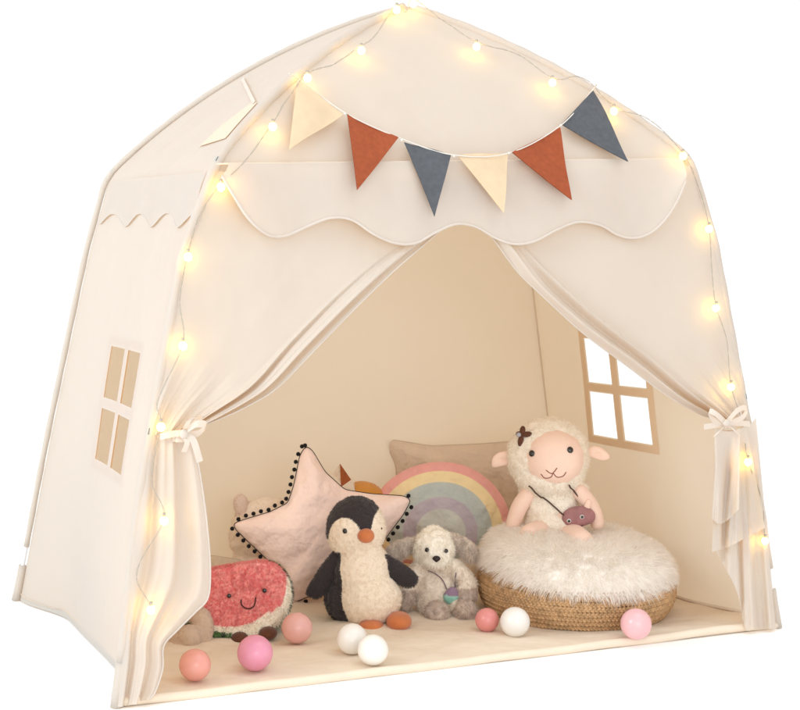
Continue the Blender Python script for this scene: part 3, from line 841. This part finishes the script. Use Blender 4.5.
# ================================================================== rainbow cushion
def build_rainbow():
    t = Toy('rainbow_cushion', 440, 582); R = t.root
    tag(R, 'faded rainbow arch cushion in pink, yellow, sage and lavender bands', 'cushion')
    cx, cy = 442, 532; o = []
    for k in range(180):
        a = 2*PI*k/180; x = math.cos(a); y = math.sin(a)
        if y >= 0: px, py = cx+(70 if x > 0 else 76)*x, cy-70*y
        else: px, py = cx+(70 if x > 0 else 76)*math.copysign(abs(x)**.5, x), cy+36*abs(y)**.6
        # slight clockwise slump
        px2 = cx+(px-cx)*math.cos(.13)-(py-cy)*math.sin(.13); py2 = cy+(px-cx)*math.sin(.13)+(py-cy)*math.cos(.13)
        o.append((px2, py2))
    def col(rho, q, p):
        if rho > .87: return (.80, .39, .36)
        if rho > .71: return (.86, .71, .42)
        if rho > .50: return (.49, .55, .53)
        if rho > .34: return (.49, .44, .50)
        return (.58, .60, .55)
    so, O, nrm, bv = puff('cover', t, o, (cx, cy), .042, .14, M['cloth'], col, rings=60, parent=R, wr=.009, pw=.55, seed=8)
build_rainbow()

# ================================================================== plain cushions
def pillow(name, root_px, dy, poly, center, thick, lean, color, label, wr=.004, seed=0, n=160, sm_=2, piping=True):
    t = Toy(name, *root_px, dy=dy); tag(t.root, label, 'cushion')
    o = dense(poly, n, sm_); so, O, nrm, bv = puff('cover', t, o, center, thick, lean, M['cloth'], lambda r, q, p: color, parent=t.root, wr=wr, seed=seed)
    if piping: pm = MB(); pm.tube(O, .0013, 6, closed=True); pm.build('seam', mat('seam_thread', tuple(c*.8 for c in color), .9), t.root)
    return t
pillow('linen_cushion', (480, 568), 0, [(387, 440), (394, 440), (430, 446), (480, 444), (530, 440), (580, 434), (582, 440), (576, 470), (575, 500), (580, 545), (570, 548), (480, 545), (410, 548), (392, 550), (396, 520), (397, 490), (396, 465), (388, 448)],
       (486, 492), .038, .06, (.68, .56, .45), 'plain taupe linen cushion against the back wall behind the rainbow cushion', seed=11)
pillow('seat_cushion', (205, 602), 0, [(150, 562), (180, 556), (215, 556), (240, 560), (262, 570), (262, 590), (240, 600), (150, 600)], (205, 578), .04, .2, (.64, .52, .39),
       'flat beige cushion lying behind the watermelon slice at the left', seed=5)
# crumpled blanket between lamb and pouf
def build_blanket():
    t = Toy('folded_blanket', 492, 584); R = t.root; s = t.s; p = t.p
    tag(R, 'soft beige folded blanket heaped between the lamb and the braided pouf', 'blanket')
    b = MB(); b.ball(p(497, 556, .02), (28*s, 28*s, 26*s), 24, 16); b.ball(p(474, 562, .02), (26*s, 26*s, 28*s), 24, 16); b.ball(p(512, 548, .04), (26*s, 26*s, 22*s), 24, 16)
    b.ball(p(485, 545, .03), (30*s, 20*s, 12*s), 24, 16, rot=sphere_rot(-.3))
    vs, fs, ns = organic(b, .004, 6, .012, 22); mb = MB(); mb.add(vs, fs, [(.70, .59, .46)]*len(vs)); mb.build('blanket', M['cloth'], R)
build_blanket()

# ================================================================== pale plush behind the star, patchwork toy, feet by curtain
def build_back_plush():
    t = Toy('plush_bear', 268, 588); R = t.root; s = t.s; p = t.p
    tag(R, 'pale cream plush toy with a small upright ear half hidden behind the star cushion', 'plush toy')
    C = (.80, .69, .58); b = MB()
    b.ball(p(268, 535, 0), (39*s, 20*s, 38*s), 24, 16); b.ball(p(264, 570, 0), (38*s, 22*s, 24*s), 24, 16)
    plush('body', R, b, C, voxel=.003, smooth=4, disp=.003, dscale=60, fur=9000, flen=.005, fwid=.001, jitter=.9, clump=80, var=.1)
    e = MB(); chain(e, [p(244, 516, -.005), p(241, 504, -.005), p(241, 500, -.005)], [8*s, 7.5*s, 6*s])
    plush('ear', R, e, (.72, .58, .50), voxel=.0025, smooth=4, disp=.0015, fur=1500, flen=.004, fwid=.0009, jitter=.9, var=.1)
    st = MB(); st.tube(bez([p(237, 530, -.05), p(236, 550, -.055), p(238, 568, -.05)], 12), .0008, 5); st.build('side_seam', M['piping'], R)
build_back_plush()
def build_fox():
    t = Toy('plush_fox', 362, 580); R = t.root; s = t.s; p = t.p
    tag(R, 'orange and cream plush fox with one brown pointed ear showing above the star cushion', 'plush toy')
    b = MB(); b.ball(p(362, 508, .02), (27*s, 22*s, 27*s), 24, 16); b.ball(p(362, 540, .02), (30*s, 24*s, 32*s), 24, 16)
    def col(v):
        px = 362+v.x/s
        return (.62, .28, .055) if px > 354 else (.78, .66, .52)
    plush('body', R, b, col, voxel=.003, smooth=3, disp=.001, fur=5000, flen=.003, fwid=.0009, jitter=.8, var=.12)
    e = MB()
    def tri(a, b2, c, y, th, cl):
        A, B2, C = [p(*q, y) for q in (a, b2, c)]; v = [A, B2, C]; v2 = [q+Vector((0, th, 0)) for q in v]
        e.add(v+v2, [(0, 1, 2), (5, 4, 3), (0, 3, 4, 1), (1, 4, 5, 2), (2, 5, 3, 0)], cl)
    tri((340, 464), (333, 474), (343, 486), -.004, .008, (.72, .60, .46)); tri((340, 464), (341, 487), (351, 480), -.006, .008, (.33, .09, .025))
    e.build('ear', M['cloth'], R, smooth=False)
    e = MB(); A = [p(*q, -.012) for q in ((344, 489), (351, 481), (353, 482), (356, 494), (352, 494))]
    e.add(A, [(0, 1, 2, 3, 4)], (.80, .70, .56)); 
    e.build('ear_trim', M['cloth'], R, smooth=False)
build_fox()
def build_feet():
    t = Toy('plush_rabbit', 200, 648, dy=.07); R = t.root; s = t.s; p = t.p
    tag(R, 'beige plush toy with two rounded feet peeping out from behind the left curtain tail', 'plush toy')
    C = (.56, .43, .33); b = MB()
    chain(b, [p(150, 610, .05), p(172, 630, 0), p(184, 637, -.025)], [22*s, 13*s, 10*s]); b.ball(p(190, 637, -.035), (12*s, 13*s, 12*s), 18, 12)
    b.ball(p(184, 648, -.03), (18*s, 14*s, 9*s), 18, 12)
    chain(b, [p(150, 600, .06), p(190, 612, .02), p(203, 622, -.01), p(204, 640, -.02)], [22*s, 13*s, 10*s, 9*s])
    b.ball(p(140, 585, .06), (30*s, 30*s, 40*s), 18, 12)
    plush('body', R, b, C, voxel=.003, smooth=4, disp=.0015, dscale=90, fur=9000, flen=.0035, fwid=.0009, jitter=.9, var=.12)
build_feet()

# ================================================================== braided pouf with fluffy cushion
def build_pouf():
    t = Toy('braided_pouf', 575, 631, dy=.170); R = t.root; s = t.s
    tag(R, 'round braided straw pouf basket standing at the right of the tent mat', 'pouf')
    R0 = .190; Hh = .096; rows = 10
    prof = lambda z: R0*(.80+.20*math.sin(PI*(.12+.70*min(1, max(0, z/Hh)))) )
    mb = MB(); per = 50
    for k in range(rows):
        z = .007+k*(Hh-.010)/(rows-1); r0 = prof(z)
        for st in range(3):
            pts = []; N = per*9
            for i in range(N):
                th = 2*PI*i/N; ph = th*per+st*2*PI/3+k*1.3
                rr = r0+.0035*math.sin(2*ph)*1.0; zz = z+.0036*math.sin(ph)+.002*noise.noise(Vector((math.cos(th)*4, math.sin(th)*4, k)))
                pts.append((rr*math.cos(th), rr*math.sin(th), zz))
            mb.tube(pts, .0031, 5, closed=True)
    mb.build('braided_side', M['straw'], R)
    ib = MB(); ib.grid(lambda u, v: Vector((math.cos(2*PI*u)*(prof(v*Hh)-.004)*(1 if v < .99 else .0), math.sin(2*PI*u)*(prof(v*Hh)-.004)*(1 if v < .99 else .0), max(.002, v*Hh))), 64, 12, close=True)
    ib.build('inner_lining', mat('straw_lining', (.26, .14, .06), .9), R)
    # the fluffy cushion on top
    c = empty('fluffy_cushion', t.O+Vector((0, 0, Hh-.004)), 0); c.rotation_euler = (0, 0, t.rz)
    tag(c, 'shaggy white faux fur cushion lying on the braided pouf under the sheep', 'cushion')
    vs = []; NU_, NV_ = 72, 26; RC = .177
    tilt = .10
    def pt(u, v):
        a = 2*PI*u; r = RC*math.sin(PI*v*.5)**.75*(1+.075*sstep(-.1, .9, -math.sin(a)))
        z = .060*math.cos(PI*.5*v)**.6
        x, y = r*math.cos(a), r*math.sin(a)
        z += .006*noise.noise(Vector((x*14, y*14, 1)))
        # dip where the sheep sits, slump toward the front
        z -= .014*math.exp(-((x+.01)**2+(y-.04)**2)/.004)
        z += y*.06 - .010*sstep(.06, .18, -y) - x*.07
        return Vector((x, y, z))
    g = MB(); g.grid(pt, NU_, NV_, close=True)
    def low(u, v):
        a = 2*PI*u; q = pt(u, 1); k = 1-v; return Vector((q.x*k, q.y*k, q.z-.012*math.sin(PI*v*.5)))
    g.grid(low, NU_, 6, close=True)
    WHT = (.95, .925, .89); fb = MB(); fb.add(g.v, g.f, [WHT]*len(g.v)); fb.n = [Vector((v.x*5, v.y*5, 1 if i_ < NU_*(NV_+1) else -1)) for i_, v in enumerate(g.v)]
    nv = NU_*(NV_+1)
    topf = [tuple(reversed(f)) for f in g.f if max(f) < nv]
    def comb(p): 
        r = math.hypot(p.x, p.y); k = sstep(.05, .17, r); return Vector((p.x/(r+1e-4)*.7*k, p.y/(r+1e-4)*.7*k, .25-.52*k))
    add_fur(fb, g.v, topf, WHT, 42000, .022, .0013, droop=.35, jitter=.30, clump=60, var=.04, comb=comb, seg=3)
    fb.m = [0]*len(g.f)+[1]*(len(fb.f)-len(g.f)); fb.n = []
    # fix orientation independent: fur on the lower rim too
    fb.build('fur_cover', [mat('fur_backing', rough=.8, attr=True), mat('faux_fur', rough=.7, attr=True, trans=.5)], c)
    return t, t.O.z+Hh
pouf, PZ = build_pouf()

# ================================================================== big sheep
def build_sheep():
    t = Toy('plush_sheep', 552, 545, z=PZ+.022, dy=0.0)
    # sit it on the back half of the cushion
    O = pouf.O+pouf.f*.035; tgt = Vector((O.x, O.y, PZ+.018))
    d = ray(551, 541); k = ((tgt-CAM).dot(pouf.f))/d.dot(pouf.f); Q = CAM+d*k
    t.O = Q; dd = Q-CAM; dd.z = 0; dd.normalize(); t.f = dd; t.r = Vector((dd.y, -dd.x, 0)); t.rz = math.atan2(-dd.x, dd.y); t.root.location = Q; t.root.rotation_euler = (0, 0, t.rz); t.s = depth(Q)/FOC
    R = t.root; s = t.s; p = t.p
    print('sheep', Q, 'pouf', pouf.O, PZ)
    tag(R, 'large cream plush sheep with pink face and brown flower clip, seated on fluffy cushion', 'plush toy')
    WOOL = (.88, .81, .70)
    b = MB(); rot = sphere_rot(-.06)
    b.ball(p(548, 456, .012), (40.5*s, 33*s, 39*s), 28, 18, rot=rot); b.ball(p(549, 470, .008), (36*s, 30*s, 29*s), 24, 16)
    b.ball(p(552, 507, .01), (27*s, 22*s, 28*s), 24, 16); b.ball(p(553, 524, .01), (29*s, 25*s, 22*s), 24, 16)
    b.ball(p(530, 492, .0), (11*s, 11*s, 9*s), 16, 12); b.ball(p(577, 490, .0), (11*s, 11*s, 9*s), 16, 12)
    body, bv = plush('body', R, b, WOOL, voxel=.003, smooth=4, disp=.003, dscale=75, fur=30000, flen=.0056, fwid=.0009, jitter=1.0, clump=130, var=.10, droop=.3)
    # face: a smooth pink pad set into the wool
    f = MB(); f.ball(p(553, 458, -.018), (30.5*s, 24*s, 29.5*s), 36, 24, rot=rot); f.ball(p(554, 470, -.03), (19*s, 16*s, 14*s), 24, 16)
    f.ball(p(553, 448, -.024), (23*s, 16*s, 18*s), 24, 16)
    vs, fs, ns = organic(f, .0028, 14, 0); mb = MB(); mb.add(vs, fs); fo = mb.build('face', M['skin'], R); fv = BVHTree.FromPolygons([tuple(v) for v in vs], fs)
    eye(t, fv, 532, 453.5, 3.3*s, R); eye(t, fv, 570, 450, 3.3*s, R)
    strokes(t, fv, [[(541, 474), (545, 478), (551, 477), (553, 473)], [(553, 473), (557, 477), (563, 476), (566, 472)], [(546, 470), (550, 473), (553, 473), (557, 468)]], .0009, R, 'stitch')
    # ears
    for pts, rd in (([(515, 458), (507, 458), (499, 460), (495, 464)], [4.5, 7.5, 7, 4]), ([(588, 452), (595, 452), (602, 455), (607, 457)], [4.5, 6.5, 6, 3.5])):
        e = MB(); chain(e, [p(x, y, .01) for x, y in pts], [r*s for r in rd])
        for v in e.v: v.y = .01+(v.y-.01)*.4
        vs, fs, ns = organic(e, .0022, 4, 0); mb = MB(); mb.add(vs, fs)
        for v in mb.v:      # hollow of the ear
            c0 = p((pts[1][0]+pts[2][0])/2, (pts[1][1]+pts[2][1])/2+1, .01)
            if v.y < .01: v.y += .006*math.exp(-((v.x-c0.x)**2+((v.z-c0.z)*1.6)**2)/.00005)
        mb.build('ear', M['skin'], R)
    # arms and legs
    for pts, rd in (([(528, 494), (520, 506), (515, 518), (513, 526)], [8, 8.5, 8, 7.5]), ([(580, 492), (589, 503), (595, 514), (597, 523)], [8, 8, 7.5, 7])):
        a = MB(); chain(a, [p(x, y, -.012) for x, y in pts], [r*s for r in rd]); vs, fs, ns = organic(a, .0025, 4, 0); mb = MB(); mb.add(vs, fs); mb.build('arm', M['skin'], R)
    for pts, rd in (([(545, 532, -.01), (538, 533, -.035), (530, 535, -.06)], [13, 12.5, 11]), ([(566, 534, -.01), (574, 536, -.04), (581, 542, -.075)], [12, 12, 12.5])):
        a = MB(); chain(a, [p(*q) for q in pts], [r*s for r in rd]); vs, fs, ns = organic(a, .0025, 4, 0); mb = MB(); mb.add(vs, fs); mb.build('leg', M['skin'], R)
    # flower clip
    c, n = hitp(t, bv, 523, 436, .006); fl_ = MB()
    for ang, ln in ((0.15, 1), (1.45, .9), (-1.75, 1.15), (2.9, .6)):
        dr = Vector((math.cos(ang), 0, math.sin(ang))); fl_.ball(c+dr*5*s*ln, (5.2*s*ln, 2.2*s, 2.9*s), 14, 8, rot=Matrix.Rotation(-ang, 3, 'Y'))
    fo = fl_.build('flower_clip', M['brown'], R); fb = MB(); fb.ball(c+Vector((-3*s, -2.4*s, .5*s)), 2.4*s, 12, 8); fb.build('bead', M['grey_bead'], fo)
    # crossbody bag: strap and little animal head purse (lies on the belly: a thing of its own)
    bag = empty('toy_bag', t.O, t.rz); tag(bag, 'small mauve animal face shoulder bag slung across the sheep', 'bag')
    sb = MB()
    for L_ in ([(530, 484), (540, 494), (552, 505), (566, 518)], [(567, 484), (573, 489), (580, 498), (586, 507)]):
        pts = [hitp(t, bv, q.x, q.y, .006)[0] for q in bez([(x, y, 0) for x, y in L_], 14)]; sb.tube(pts, .0016, 6)
    sb.build('strap', M['strap'], bag)
    bc = hitp(t, bv, 574, 520, .014)[0]
    hb = MB(); hb.ball(bc, (16.5*s, 8*s, 10.5*s), 24, 16, rot=sphere_rot(-.15)); hb.ball(bc+Vector((-8*s, -.001, -2*s)), (8*s, 7*s, 8*s), 16, 12); hb.ball(bc+Vector((9*s, -.001, .5*s)), (8*s, 7*s, 8*s), 16, 12)
    vs, fs, ns = organic(hb, .0018, 5, .0006, 200); mb = MB(); mb.add(vs, fs); mb.build('purse', M['mauve'], bag); pv = BVHTree.FromPolygons([tuple(v) for v in vs], fs)
    for x, y in ((569, 521), (582, 517)):
        pt, n_ = hitp(t, pv, x, y, 0); e = MB(); rot_ = n_.to_track_quat('Z', 'Y').to_matrix(); e.ball(pt, (2.3*s, 2.3*s, 1.0*s), 14, 8, rot=rot_)
        eo = e.build('eye', mat('eye_white', (.6, .58, .55), .4), bag)
        e = MB(); e.ball(pt+n_*.0012, (1.5*s, 1.5*s, 1.0*s), 12, 8, rot=rot_); e.build('pupil', M['black'], eo)
    for (x, y), lean_ in (((559, 511), -.6), ((587, 504), .25)):
        e = MB(); q = p(x, y, 0); q.y = bc.y; e.ball(q, (3.4*s, 2.2*s, 7.5*s), 14, 10, rot=sphere_rot(lean_)); e.build('purse_ear', M['skin'], bag)
    strokes(t, pv, [[(574, 526), (578, 527.5), (583, 525)]], .0006, bag, 'darkstitch', name='nose')
build_sheep()
